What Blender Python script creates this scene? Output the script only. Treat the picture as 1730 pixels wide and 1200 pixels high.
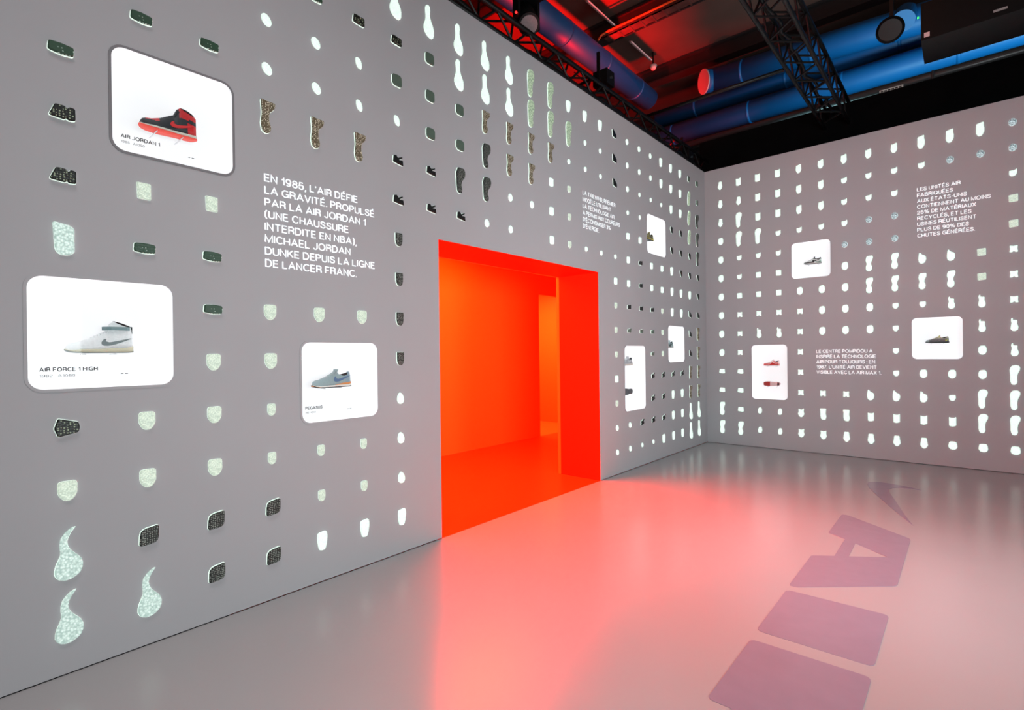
import bpy, math, random
from mathutils import Vector, Matrix, Euler
random.seed(7)
for o in list(bpy.data.objects): bpy.data.objects.remove(o)
S = bpy.context.scene
C = S.collection
PI = math.pi

# ------------------------------------------------------------------ camera
F, YAW, PIT, ROL = 877.6679, 0.7186, -0.0028, -0.0123
CP = Vector((3.6152, -9.5929, 1.6796))
cy, sy = math.cos(YAW), math.sin(YAW)
fw = Vector((-sy*math.cos(PIT), cy*math.cos(PIT), math.sin(PIT)))
r0 = Vector((cy, sy, 0)); u0 = r0.cross(fw)
rr = r0*math.cos(ROL)+u0*math.sin(ROL); uu = -r0*math.sin(ROL)+u0*math.cos(ROL)
cam = bpy.data.cameras.new('camera'); co = bpy.data.objects.new('camera', cam); C.objects.link(co)
M = Matrix((rr, uu, -fw)).transposed().to_4x4(); M.translation = CP
co.matrix_world = M
cam.sensor_width = 36.0; cam.lens = F*36.0/1730.0; cam.clip_end = 100
S.camera = co

# ------------------------------------------------------------------ light and exposure
S.view_settings.view_transform = 'Standard'; S.view_settings.look = 'None'
S.view_settings.gamma = 1.0; S.view_settings.use_curve_mapping = False
S.view_settings.exposure = 0.0
W = bpy.data.worlds.new('world'); S.world = W; W.use_nodes = True
W.node_tree.nodes['Background'].inputs[0].default_value = (0.50, 0.49, 0.52, 1)
W.node_tree.nodes['Background'].inputs[1].default_value = 0.02

def area(name, loc, target, size, power, col, sy_=None, spread=PI):
    l = bpy.data.lights.new(name, 'AREA'); l.energy = power; l.color = col
    l.shape = 'RECTANGLE'; l.size = size; l.size_y = sy_ or size; l.spread = spread
    o = bpy.data.objects.new(name, l); C.objects.link(o); o.location = loc
    d = Vector(target)-Vector(loc); o.rotation_euler = d.to_track_quat('-Z', 'Y').to_euler()
    return o
def spot(name, loc, target, power, col, ang, blend=1.0, rad=0.2):
    l = bpy.data.lights.new(name, 'SPOT'); l.energy = power; l.color = col
    l.spot_size = math.radians(ang); l.spot_blend = blend; l.shadow_soft_size = rad
    o = bpy.data.objects.new(name, l); C.objects.link(o); o.location = loc
    d = Vector(target)-Vector(loc); o.rotation_euler = d.to_track_quat('-Z', 'Y').to_euler()
    return o
# soft white washes added out of view, standing in for projector spill
area('wash_light', (6.6, -8.8, 1.8), (0.0, -7.0, 1.7), 1.9, 74, (0.86, 1.0, 1.0), 1.6, spread=math.radians(108))
area('wash_light_middle', (6.6, -4.6, 2.0), (0.0, -4.2, 2.5), 1.6, 48, (0.93, 1.0, 1.0), 1.4, spread=math.radians(112))
area('wash_light_far', (5.2, -9.0, 2.1), (2.6, 0.0, 3.4), 1.4, 98, (0.86, 0.98, 1.0), spread=math.radians(96))
area('floor_fill_light', (3.4, -9.6, 7.4), (1.8, -8.2, 0.0), 2.6, 50, (1.0, 0.93, 0.92), spread=math.radians(80))  # overhead fill added out of view to lift the floor on the left
# pool on the floor around the lettering
spot('floor_spot', (3.6, -6.6, 6.6), (3.05, -4.8, 0.0), 440, (1.0, 0.93, 1.0), 31, 1.0, 0.3)
# orange light inside the doorway room
area('orange_room_light', (-1.75, -5.0, 3.35), (-1.75, -5.0, 0.0), 1.6, 230, (1.0, 0.11, 0.004), 3.4)
area('orange_room_out_light', (-1.7, -5.3, 3.2), (0.9, -5.3, 0.0), 5.2, 430, (1.0, 0.018, 0.004), 1.3, spread=math.radians(120))
area('orange_room_wall_light', (-0.95, -6.9, 3.0), (-2.9, -5.0, 2.4), 0.5, 60, (1.0, 0.40, 0.10), 1.2)
# red wash on the roof, from behind the left wall
for yy, pw in ((-4.2, 2200), (-0.9, 5200), (2.0, 900)):
    spot('red_ceiling_light', (-1.7, yy, 5.4), (-3.4, yy+1.6, 9.3), pw, (1.0, 0.004, 0.002), 76, 1.0, 0.1)
spot('red_corner_light', (-1.6, 1.2, 5.4), (-1.2, 3.2, 7.2), 420, (1.0, 0.004, 0.01), 60, 1.0, 0.05)
area('red_duct_light', (-0.9, -1.0, 4.9), (-2.2, -1.0, 8.0), 0.3, 60, (1.0, 0.01, 0.01), 6)
# white-blue wash on the ducts, from behind the far wall
area('duct_light', (4.2, 1.3, 5.2), (3.6, 3.6, 7.6), 6.0, 210, (0.5, 0.95, 1.0), 0.5)
area('roof_warm_light', (1.6, -5.5, 7.2), (0.8, -1.5, 9.3), 0.5, 40, (1.0, 0.30, 0.16))
# orange passage behind the room
area('orange_passage_light', (-3.7, -0.9, 3.2), (-3.9, -0.9, 0.0), 0.8, 110, (1.0, 0.55, 0.25), 1.6)

# ------------------------------------------------------------------ materials
def lin(c):
    return tuple(((v/255)/12.92 if v/255 <= 0.04045 else ((v/255+0.055)/1.055)**2.4) for v in c)
MATS = {}
def mat(name, col, rough=0.6, metal=0.0, emit=None, strength=0.0, spec=0.5, noise=0.0, nscale=8.0, bump=0.0, bscale=40.0):
    if name in MATS: return MATS[name]
    m = bpy.data.materials.new(name); m.use_nodes = True; nt = m.node_tree; b = nt.nodes['Principled BSDF']
    c = lin(col)
    b.inputs['Base Color'].default_value = (*c, 1); b.inputs['Roughness'].default_value = rough
    b.inputs['Metallic'].default_value = metal; b.inputs['Specular IOR Level'].default_value = spec
    tc = nt.nodes.new('ShaderNodeTexCoord')
    if noise > 0:
        n = nt.nodes.new('ShaderNodeTexNoise'); n.inputs['Scale'].default_value = nscale; n.inputs['Detail'].default_value = 4
        nt.links.new(tc.outputs['Object'], n.inputs['Vector'])
        r = nt.nodes.new('ShaderNodeValToRGB')
        r.color_ramp.elements[0].position = 0.3; r.color_ramp.elements[1].position = 0.7
        r.color_ramp.elements[0].color = (*[v*(1-noise) for v in c], 1); r.color_ramp.elements[1].color = (*[min(1, v*(1+noise)) for v in c], 1)
        nt.links.new(n.outputs['Fac'], r.inputs['Fac']); nt.links.new(r.outputs['Color'], b.inputs['Base Color'])
    if bump > 0:
        n2 = nt.nodes.new('ShaderNodeTexNoise'); n2.inputs['Scale'].default_value = bscale
        nt.links.new(tc.outputs['Object'], n2.inputs['Vector'])
        bp = nt.nodes.new('ShaderNodeBump'); bp.inputs['Strength'].default_value = bump; bp.inputs['Distance'].default_value = 0.01
        nt.links.new(n2.outputs['Fac'], bp.inputs['Height']); nt.links.new(bp.outputs['Normal'], b.inputs['Normal'])
    if emit is not None:
        b.inputs['Emission Color'].default_value = (*lin(emit), 1); b.inputs['Emission Strength'].default_value = strength
    MATS[name] = m; return m
def lit_gel(name, c1, c2, strength, scale=90.0):
    """translucent lit air cushion: a back-lit cell pattern"""
    m = bpy.data.materials.new(name); m.use_nodes = True; nt = m.node_tree; b = nt.nodes['Principled BSDF']
    tc = nt.nodes.new('ShaderNodeTexCoord'); v = nt.nodes.new('ShaderNodeTexVoronoi'); v.inputs['Scale'].default_value = scale
    nt.links.new(tc.outputs['Object'], v.inputs['Vector'])
    r = nt.nodes.new('ShaderNodeValToRGB'); r.color_ramp.elements[0].position = 0.1; r.color_ramp.elements[1].position = 0.75
    r.color_ramp.elements[0].color = (*lin(c1), 1); r.color_ramp.elements[1].color = (*lin(c2), 1)
    nt.links.new(v.outputs['Distance'], r.inputs['Fac'])
    nt.links.new(r.outputs['Color'], b.inputs['Emission Color']); b.inputs['Emission Strength'].default_value = strength
    b.inputs['Base Color'].default_value = (*[0.25*x for x in lin(c1)], 1); b.inputs['Roughness'].default_value = 0.3
    bp = nt.nodes.new('ShaderNodeBump'); bp.inputs['Strength'].default_value = 0.6; bp.inputs['Distance'].default_value = 0.004
    nt.links.new(v.outputs['Distance'], bp.inputs['Height']); nt.links.new(bp.outputs['Normal'], b.inputs['Normal'])
    MATS[name] = m; return m
def studded(name, base, dot, scale=70.0, thr=0.22):
    """dark moulded cushion with small pale studs"""
    m = bpy.data.materials.new(name); m.use_nodes = True; nt = m.node_tree; b = nt.nodes['Principled BSDF']
    tc = nt.nodes.new('ShaderNodeTexCoord'); v = nt.nodes.new('ShaderNodeTexVoronoi'); v.inputs['Scale'].default_value = scale
    v.inputs['Randomness'].default_value = 0.35
    nt.links.new(tc.outputs['Object'], v.inputs['Vector'])
    r = nt.nodes.new('ShaderNodeValToRGB'); r.color_ramp.elements[0].position = thr; r.color_ramp.elements[1].position = thr+0.1
    r.color_ramp.elements[0].color = (*lin(dot), 1); r.color_ramp.elements[1].color = (*lin(base), 1)
    nt.links.new(v.outputs['Distance'], r.inputs['Fac']); nt.links.new(r.outputs['Color'], b.inputs['Base Color'])
    b.inputs['Roughness'].default_value = 0.45
    bp = nt.nodes.new('ShaderNodeBump'); bp.inputs['Strength'].default_value = 0.5; bp.inputs['Distance'].default_value = 0.004; bp.invert = True
    nt.links.new(v.outputs['Distance'], bp.inputs['Height']); nt.links.new(bp.outputs['Normal'], b.inputs['Normal'])
    MATS[name] = m; return m

m_wall = mat('grey_wall_paint', (178, 174, 178), 0.75, noise=0.012, nscale=1.5, bump=0.02, bscale=300, spec=0.25)
m_dwall = mat('dark_grey_wall_paint', (96, 98, 100), 0.8, noise=0.02)
m_floor = mat('glossy_grey_floor', (180, 176, 177), 0.24, noise=0.02, nscale=0.8, spec=0.36, bump=0.012, bscale=3)
m_orange = mat('orange_gloss_paint', (232, 118, 34), 0.3, spec=0.25)
m_ored = mat('orange_floor_paint', (232, 76, 20), 0.3, spec=0.2)
m_redrev = mat('vermilion_reveal_paint', (236, 40, 10), 0.5, spec=0.1)
m_black = mat('black_metal', (10, 10, 11), 0.45, noise=0.2, spec=0.3)
m_blackm = mat('black_drape_cloth', (6, 6, 7), 0.95, spec=0.05, noise=0.3, nscale=3)
m_duct = mat('blue_duct_paint', (0, 88, 150), 0.5, noise=0.05, nscale=2)
m_roof = mat('roof_deck_metal', (86, 58, 50), 0.75, noise=0.12, nscale=1.2)
m_beam = mat('dark_roof_beam', (30, 24, 24), 0.7, noise=0.15)
m_white_e = mat('lightbox_white', (150, 150, 150), 0.6, emit=(250, 252, 255), strength=0.72)
m_white = mat('niche_white_lining', (150, 150, 150), 0.6, emit=(252, 252, 255), strength=0.78)  # lining's own glow stands in for light from the back panel
m_txt = mat('white_projected_lettering', (235, 238, 240), 0.6, emit=(226, 232, 236), strength=0.75)
m_inkd = mat('dark_vinyl_lettering', (45, 45, 48), 0.6, noise=0.05)
m_inkg = mat('grey_vinyl_lettering', (150, 152, 155), 0.6, noise=0.05)
m_decal = mat('mauve_grey_floor_vinyl', (156, 142, 160), 0.24, noise=0.03, spec=0.5)
m_back = mat('backlight_panel', (230, 245, 235), 0.5, emit=(222, 245, 230), strength=0.85)
m_gelw = lit_gel('lit_white_air_cushion', (240, 254, 246), (206, 228, 216), 1.12)
m_gelt = lit_gel('lit_textured_air_cushion', (226, 244, 236), (150, 176, 168), 1.0, 85)
m_gelc = lit_gel('lit_cream_air_cushion', (222, 234, 216), (172, 188, 172), 1.0, 110)
m_gelb = lit_gel('lit_dotted_blue_white_cushion', (226, 244, 248), (60, 90, 96), 1.0, 60)
m_gels = lit_gel('pale_green_sole_cushion', (214, 230, 200), (120, 148, 120), 0.72, 60)
m_dgreen = studded('studded_green_cushion', (50, 78, 60), (225, 245, 230), 60, 0.30)
m_dblack = studded('studded_black_cushion', (16, 17, 14), (170, 180, 150), 75, 0.22)
m_dmesh = studded('meshed_black_cushion', (28, 30, 27), (150, 154, 146), 85, 0.25)
m_brown = studded('bronze_mesh_cushion', (104, 90, 68), (232, 222, 200), 95, 0.32)
m_grn = mat('smooth_grey_green_cushion', (92, 108, 96), 0.4, noise=0.08, nscale=30, bump=0.1)
m_blk = mat('plain_black_cushion', (16, 17, 18), 0.45, noise=0.2, nscale=40)

# ------------------------------------------------------------------ helpers
def link(name, me, parent=None, m=None):
    o = bpy.data.objects.new(name, me); C.objects.link(o)
    if m is not None:
        if not me.materials: me.materials.append(m)
    if parent is not None: o.parent = parent
    return o
def mesh(name, V, Fc, smooth=False):
    me = bpy.data.meshes.new(name); me.from_pydata([tuple(v) for v in V], [], Fc); me.update()
    if smooth: me.shade_smooth()
    return me
def tag(o, label, cat, group=None):
    o['label'] = label; o['category'] = cat
    if group: o['group'] = group
    return o
def struct(o): o['kind'] = 'structure'; return o
def empty(name, loc, rot=(0, 0, 0)):
    o = bpy.data.objects.new(name, None); C.objects.link(o); o.location = loc; o.rotation_euler = rot
    o.empty_display_size = 0.05; return o
def box(x0, x1, y0, y1, z0, z1):
    V = [(x0,y0,z0),(x1,y0,z0),(x1,y1,z0),(x0,y1,z0),(x0,y0,z1),(x1,y0,z1),(x1,y1,z1),(x0,y1,z1)]
    return V, [(0,3,2,1),(4,5,6,7),(0,1,5,4),(1,2,6,5),(2,3,7,6),(3,0,4,7)]
def tube(p0, p1, r, n=10, r1=None, cap=True):
    p0 = Vector(p0); p1 = Vector(p1); d = (p1-p0).normalized()
    a = d.orthogonal().normalized(); b = d.cross(a); r1 = r if r1 is None else r1
    V = []; Fc = []
    for p, q in ((p0, r), (p1, r1)):
        for i in range(n):
            t = 2*PI*i/n; V.append(p+a*math.cos(t)*q+b*math.sin(t)*q)
    for i in range(n): Fc.append((i, (i+1) % n, n+(i+1) % n, n+i))
    if cap: Fc += [tuple(reversed(range(n))), tuple(range(n, 2*n))]
    return V, Fc
def path_tube(pts, r, n=8):
    pts = [Vector(p) for p in pts]; V = []; Fc = []
    for k, p in enumerate(pts):
        d = (pts[min(k+1, len(pts)-1)]-pts[max(k-1, 0)]).normalized()
        a = d.cross(Vector((0.13, 0.27, 1))).normalized(); b = d.cross(a)
        for i in range(n):
            t = 2*PI*i/n; V.append(p+a*math.cos(t)*r+b*math.sin(t)*r)
    for k in range(len(pts)-1):
        for i in range(n): Fc.append((k*n+i, k*n+(i+1) % n, (k+1)*n+(i+1) % n, (k+1)*n+i))
    Fc += [tuple(reversed(range(n))), tuple(range((len(pts)-1)*n, len(pts)*n))]
    return V, Fc
def join(parts):
    V = []; Fc = []
    for v, f in parts:
        k = len(V); V += list(v); Fc += [tuple(i+k for i in q) for q in f]
    return V, Fc
def xyz(nm, part, m, parent=None, smooth=False):
    return link(nm, mesh(nm, part[0], part[1], smooth), parent, m)

def spline(P, n=4):
    """closed Catmull-Rom through P"""
    out = []; L = len(P)
    for i in range(L):
        a, b, c, d = (Vector(P[(i+k) % L]) for k in (-1, 0, 1, 2))
        for j in range(n):
            t = j/n
            out.append(0.5*((2*b)+(c-a)*t+(2*a-5*b+4*c-d)*t*t+(3*b-a-3*c+d)*t**3))
    return [tuple(q) for q in out]
def rounded(P, r, n=3):
    """closed polygon with rounded corners; r is a number or one per corner"""
    out = []; L = len(P)
    for i in range(L):
        rad = r[i] if isinstance(r, (list, tuple)) else r
        p = Vector(P[i]); a = Vector(P[i-1])-p; b = Vector(P[(i+1) % L])-p
        q = min(rad, a.length*0.48, b.length*0.48)
        if q < 1e-5: out.append(tuple(p)); continue
        A = p+a.normalized()*q; B = p+b.normalized()*q
        for k in range(n+1):
            t = k/n; out.append(tuple(A*(1-t)**2+p*2*t*(1-t)+B*t*t))
    return out
def area2(P): return sum(P[i-1][0]*P[i][1]-P[i][0]*P[i-1][1] for i in range(len(P)))
def offset(P, d):
    """move outline outward by d (P counter-clockwise)"""
    out = []; L = len(P)
    for i in range(L):
        a = Vector(P[i-1]); b = Vector(P[i]); c = Vector(P[(i+1) % L])
        e1 = (b-a); e2 = (c-b)
        if e1.length < 1e-7: e1 = e2
        if e2.length < 1e-7: e2 = e1
        n1 = Vector((e1.y, -e1.x)).normalized(); n2 = Vector((e2.y, -e2.x)).normalized()
        n = (n1+n2)
        n = n.normalized() if n.length > 1e-6 else n1
        k = max(0.5, n.dot(n1)); out.append(tuple(b+n*(d/k)))
    return out
from mathutils.geometry import tessellate_polygon
def layered(P, layers):
    """P outline in (h, v); layers = [(inset, depth)], depth grows towards the viewer (-Y)"""
    if area2(P) < 0: P = P[::-1]
    n = len(P); V = []; Fc = []
    for ins, dep in layers:
        Q = offset(P, -ins) if ins else P
        V += [(q[0], -dep, q[1]) for q in Q]
    for k in range(len(layers)-1):
        for i in range(n):
            j = (i+1) % n; Fc.append((k*n+i, k*n+j, (k+1)*n+j, (k+1)*n+i))
    top = [Vector((v[0], v[2], 0)) for v in V[-n:]]; b0 = (len(layers)-1)*n
    for t in tessellate_polygon([top]): Fc.append(tuple(b0+i for i in t))
    for t in tessellate_polygon([[Vector((v[0], v[2], 0)) for v in V[:n]]]): Fc.append(tuple(t))
    me = mesh('relief', V, Fc)
    import bmesh
    bm = bmesh.new(); bm.from_mesh(me); bmesh.ops.recalc_face_normals(bm, faces=bm.faces); bm.to_mesh(me); bm.free()
    return me
def rrect(x0, x1, z0, z1, r, n=6):
    out = []
    for cx_, cz, a0 in ((x1-r, z0+r, -PI/2), (x1-r, z1-r, 0), (x0+r, z1-r, PI/2), (x0+r, z0+r, PI)):
        for k in range(n+1):
            a = a0+PI/2*k/n; out.append((cx_+r*math.cos(a), cz+r*math.sin(a)))
    return out
def plate(loops, depth, name='plate'):
    """flat plate with holes, in the local (X, Z) plane, front at Y=0 and back at Y=depth"""
    cu = bpy.data.curves.new(name, 'CURVE'); cu.dimensions = '2D'; cu.fill_mode = 'BOTH'; cu.extrude = depth/2
    for L in loops:
        s = cu.splines.new('POLY'); s.points.add(len(L)-1); s.use_cyclic_u = True
        for p, q in zip(s.points, L): p.co = (q[0], q[1], 0, 1)
    o = bpy.data.objects.new(name, cu); C.objects.link(o)
    dg = bpy.context.evaluated_depsgraph_get(); me = bpy.data.meshes.new_from_object(o.evaluated_get(dg))
    bpy.data.objects.remove(o)
    for v in me.vertices:
        x, y, z = v.co; v.co = (x, depth/2-z, y)
    me.materials.clear(); me.name = name
    return me
def arc(cx_, cz, rx, rz, a0, a1, n=9):
    return [(cx_+rx*math.cos(math.radians(a0+(a1-a0)*k/n)), cz+rz*math.sin(math.radians(a0+(a1-a0)*k/n))) for k in range(n+1)]
GL = {  # centre lines of a plain grotesque alphabet, cap height 1: (width, strokes)
 'A': (.62, [[(0,0),(.31,1),(.62,0)], [(.11,.33),(.51,.33)]]),
 'B': (.50, [[(0,0),(0,1),(.26,1)]+arc(.26,.765,.20,.235,90,-90)+[(0,.53)], [(.26,.53)]+arc(.28,.265,.22,.265,90,-90)+[(0,0)]]),
 'C': (.58, [arc(.33,.5,.33,.5,42,318,14)]),
 'D': (.54, [[(0,0),(0,1),(.22,1)]+arc(.22,.5,.32,.5,90,-90,12)+[(0,0)]]),
 'E': (.44, [[(.44,1),(0,1),(0,0),(.46,0)], [(0,.52),(.41,.52)]]), 'F': (.42, [[(.44,1),(0,1),(0,0)], [(0,.50),(.38,.50)]]),
 'G': (.62, [arc(.33,.5,.33,.5,45,340,14), [(.36,.46),(.64,.46),(.64,0)]]), 'H': (.52, [[(0,0),(0,1)], [(.52,0),(.52,1)], [(0,.52),(.52,.52)]]),
 'I': (0, [[(0,0),(0,1)]]), 'J': (.38, [[(.38,1)]+arc(.19,.25,.19,.25,0,-170)]), 'K': (.52, [[(0,0),(0,1)], [(.50,1),(.02,.40)], [(.18,.58),(.54,0)]]),
 'L': (.40, [[(0,1),(0,0),(.42,0)]]), 'M': (.66, [[(0,0),(0,1),(.33,.05),(.66,1),(.66,0)]]), 'N': (.52, [[(0,0),(0,1),(.52,0),(.52,1)]]),
 'O': (.66, [arc(.33,.5,.33,.5,0,360,20)]), 'P': (.47, [[(0,0),(0,1),(.24,1)]+arc(.24,.73,.23,.27,90,-90)+[(0,.46)]]),
 'Q': (.66, [arc(.33,.5,.33,.5,0,360,20), [(.40,.24),(.66,-.03)]]), 'R': (.50, [[(0,0),(0,1),(.26,1)]+arc(.26,.75,.22,.25,90,-90)+[(0,.50)], [(.26,.50),(.46,.40),(.49,0)]]),
 'S': (.48, [[(.46,.72),(.42,.90),(.24,1),(.07,.93),(.02,.75),(.10,.60),(.36,.47),(.47,.34),(.46,.14),(.32,.01),(.15,.01),(.02,.12),(0,.30)]]),
 'T': (.54, [[(0,1),(.54,1)], [(.27,1),(.27,0)]]), 'U': (.50, [[(0,1),(0,.28)]+arc(.25,.27,.25,.27,180,360)+[(.50,1)]]),
 'V': (.58, [[(0,1),(.29,0),(.58,1)]]), 'W': (.86, [[(0,1),(.21,0),(.43,.96),(.65,0),(.86,1)]]), 'X': (.54, [[(0,0),(.54,1)], [(0,1),(.54,0)]]),
 'Y': (.56, [[(0,1),(.28,.44),(.56,1)], [(.28,.44),(.28,0)]]), 'Z': (.48, [[(.02,1),(.48,1),(0,0),(.50,0)]]),
 '0': (.46, [arc(.23,.5,.23,.5,0,360,18)]), '1': (.26, [[(.0,.76),(.14,.80),(.24,1),(.24,0)]]),
 '2': (.46, [[(.01,.68),(.06,.92),(.24,1),(.42,.90),(.44,.68),(.30,.46),(.06,.24),(0,0),(.47,0)]]),
 '3': (.44, [[(.02,.74),(.08,.95),(.24,1),(.40,.90),(.40,.66),(.20,.54),(.40,.44),(.46,.22),(.36,.03),(.18,0),(.03,.08),(0,.26)]]),
 '5': (.46, [[(.42,1),(.08,1),(.02,.50),(.22,.64),(.40,.56),(.46,.34),(.40,.10),(.22,0),(.06,.05),(0,.24)]]),
 '6': (.46, [arc(.23,.30,.23,.30,0,360,16), [(.42,.90),(.24,1),(.08,.84),(0,.50),(0,.30)]]), '7': (.44, [[(0,1),(.46,1),(.26,.55),(.14,0)]]),
 '8': (.46, [arc(.23,.76,.20,.24,0,360,14), arc(.23,.27,.23,.27,0,360,14)]), '9': (.46, [arc(.23,.68,.23,.32,0,360,16), [(.46,.68),(.44,.28),(.32,.04),(.18,0),(.03,.12)]]),
 '4': (.48, [[(.36,0),(.36,1),(0,.28),(.50,.28)]]), '.': (.02, [[(0,0),(.02,0)]]), ',': (.03, [[(.03,.04),(.03,-.06),(-.03,-.27)]]), "'": (.02, [[(.0,1.02),(.0,.76)]]),
 '(': (.16, [[(.16,1.1),(.04,.82),(0,.45),(.04,.10),(.16,-.18)]]), ')': (.16, [[(0,1.1),(.12,.82),(.16,.45),(.12,.10),(0,-.18)]]), '-': (.28, [[(0,.42),(.28,.42)]]),
 ':': (.02, [[(0,0),(.02,0)], [(0,.60),(.02,.60)]]), '%': (.80, [arc(.15,.76,.15,.22,0,360,12), arc(.66,.22,.15,.22,0,360,12), [(.20,-.02),(.60,1.02)]])}
def ribbon(P, w):
    closed = (Vector(P[0])-Vector(P[-1])).length < 1e-6
    if closed: P = P[:-1]
    n = len(P); V = []; Fc = []
    for i in range(n):
        p = Vector(P[i]); a = Vector(P[i-1]) if (i > 0 or closed) else None; b = Vector(P[(i+1) % n]) if (i < n-1 or closed) else None
        d1 = (p-a).normalized() if a is not None else (b-p).normalized(); d2 = (b-p).normalized() if b is not None else d1
        n1 = Vector((-d1.y, d1.x)); n2 = Vector((-d2.y, d2.x)); m = n1+n2
        m = m.normalized() if m.length > .2 else n1
        k = w/2/max(.45, m.dot(n1)); V += [p+m*k, p-m*k]
    for i in range(n if closed else n-1):
        j = (i+1) % n; Fc.append((2*i, 2*i+1, 2*j+1, 2*j))
    return V, Fc
def text_mesh(body, cap, stroke=.138, gap=.075):
    V = []; Fc = []; x = 0.0; st = stroke
    for ch in body:
        if ch == ' ': x += .28; continue
        acc = ch in 'ÉÈ'; wd, strokes = GL['E' if acc else ch]
        strokes = list(strokes)
        if acc: strokes.append([(.16, 1.14), (.34, 1.34)] if ch == 'É' else [(.10, 1.34), (.28, 1.14)])
        for P in strokes:
            v, f = ribbon([(px_, st/2+pz*(1-st)) for px_, pz in P], st); k = len(V)
            if ch in '.:' : v = [(-.0+(st/2 if i in (2, 3) else -st/2), q[1]) for i, q in enumerate([tuple(t) for t in v])]
            V += [((q[0]+x+st/2)*cap, 0.0, q[1]*cap) for q in v]; Fc += [tuple(reversed([i+k for i in q])) for q in f]
        x += wd+st+gap
    return mesh('text', V, Fc)
ROTL = (0, 0, PI/2)      # left wall: local X -> +Y, local -Y -> +X
def wallpos(side, h, z, d=0.0):
    """h along the wall, d behind the wall face (negative = in front)"""
    return (-d, h, z) if side == 'L' else (h, d, z)
def wallrot(side): return ROTL if side == 'L' else (0, 0, 0)

# ------------------------------------------------------------------ the room
H = 4.985
NICHE = {  # side, h0, h1, z0, z1
 'a': ('L', -8.86, -8.22, 2.865, 3.455), 'b': ('L', -9.225, -8.575, 1.52, 2.115), 'c': ('L', -7.77, -7.13, 1.19, 1.78),
 'd': ('L', -2.34, -1.695, 3.18, 3.775), 'e': ('L', -3.06, -2.44, 0.84, 1.77), 'f': ('L', -1.635, -1.005, 1.505, 2.10),
 'g': ('R', 1.435, 1.995, 2.86, 3.45), 'h': ('R', 0.79, 1.355, 0.84, 1.775), 'i': ('R', 3.015, 3.58, 1.525, 2.125)}
RN = 0.065
DY0, DY1, DZ = -6.46, -3.73, 2.73
TJ = 0.63
Lh = [[(-13.5, 0.006), (DY0, 0.006), (DY0, DZ), (DY1, DZ), (DY1, 0.006), (0.0, 0.006), (0.0, H), (-13.5, H)]]
Rh = [[(-0.04, 0.006), (7.5, 0.006), (7.5, H), (-0.04, H)]]
for k, (s, a, b, z0, z1) in NICHE.items():
    (Lh if s == 'L' else Rh).append(rrect(a, b, z0, z1, RN if s == 'L' else RN*0.95))
o = link('wall_left', plate(Lh, 0.05, 'wall_left'), None, m_wall); o.rotation_euler = ROTL; struct(o)
o = link('wall_right', plate(Rh, 0.05, 'wall_right'), None, m_wall); struct(o)
o = xyz('floor', box(0.0, 7.5, -13.5, 0.05, -0.1, 0.0), m_floor); struct(o)
o = xyz('wall_back', box(-0.05, 7.6, -13.6, -13.5, 0, H), m_dwall); struct(o)
o = xyz('wall_side', box(7.5, 7.6, -13.5, 0.0, 0, H), m_dwall); struct(o)
for nm, b in (('gap_blocker_left', box(-0.08, -0.052, -13.5, DY0-0.06, 0, 0.05)), ('gap_blocker_left_far', box(-0.08, -0.052, DY1+0.06, 0.06, 0, 0.05)), ('gap_blocker_right', box(0.0, 7.5, 0.052, 0.08, 0, 0.05))):
    struct(xyz(nm, b, mat('gap_blocker_black', (12, 12, 12), 0.8)))  # black strips added behind the walls to block light through the floor gap
# doorway reveal: head and two jambs, painted vermilion
def door_box(nm, b, m): o = xyz(nm, b, m, None); struct(o); return o
door_box('trim_1', box(-TJ, -0.001, DY1-0.003, DY1+0.05, 0, DZ), m_redrev)
door_box('trim_2', box(-TJ, -0.001, DY0-0.05, DY0+0.003, 0, DZ), m_redrev)
door_box('trim_3', box(-TJ, -0.001, DY0-0.05, DY1+0.05, DZ-0.003, DZ+0.05), m_redrev)
# orange room behind the doorway
RX, RY0, RY1, RZ = -2.9, -8.2, 0.6, 3.5
struct(xyz('floor_orange', join([box(RX, -0.082, RY0, RY1, -0.1, 0.0), box(-0.082, 0.0, DY0, DY1, -0.1, 0.0)]), m_ored))
bw = [[(RY0, 0.0), (-1.30, 0.0), (-1.30, 2.87), (-0.35, 2.87), (-0.35, 0.0), (RY1, 0.0), (RY1, RZ), (RY0, RZ)]]
o = link('wall_far_orange', plate(bw, 0.1, 'wall_far'), None, m_orange); o.rotation_euler = ROTL; o.location = (RX, 0, 0); struct(o)
struct(xyz('wall_near_orange', join([box(-TJ-0.05, -TJ, RY0, DY0, 0, RZ), box(-TJ-0.05, -TJ, DY1, RY1, 0, RZ), box(-TJ-0.05, -TJ, DY0, DY1, DZ, RZ)]), m_orange))
struct(xyz('wall_end_orange', box(RX, -TJ, RY0-0.05, RY0, 0, RZ), m_orange))
struct(xyz('wall_corner_orange', box(RX, -TJ, RY1, RY1+0.05, 0, RZ), m_orange))
struct(xyz('ceiling_orange', box(RX-0.1, -TJ, RY0, RY1, RZ, RZ+0.05), m_orange))
# lit passage seen through the opening in its far wall
o = xyz('wall_passage_orange', join([box(-4.6, -4.5, -2.4, 0.6, 0, 3.3), box(-4.5, RX-0.1, -2.45, -2.4, 0, 3.3), box(-4.5, RX-0.1, 0.55, 0.6, 0, 3.3),
    box(-4.5, RX-0.1, -2.4, 0.55, 3.3, 3.35), box(-4.5, RX, -2.4, 0.55, -0.1, 0.0)]), m_orange); struct(o)

# black masking drape over the far wall
dr = [box(-0.2, 7.6, 0.30, 0.34, H-0.05, 5.66)]
xyz('black_drape', dr[0], m_blackm)
tag(bpy.data.objects['black_drape'], 'matt black masking drape hanging just above the far right wall', 'drape')

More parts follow.
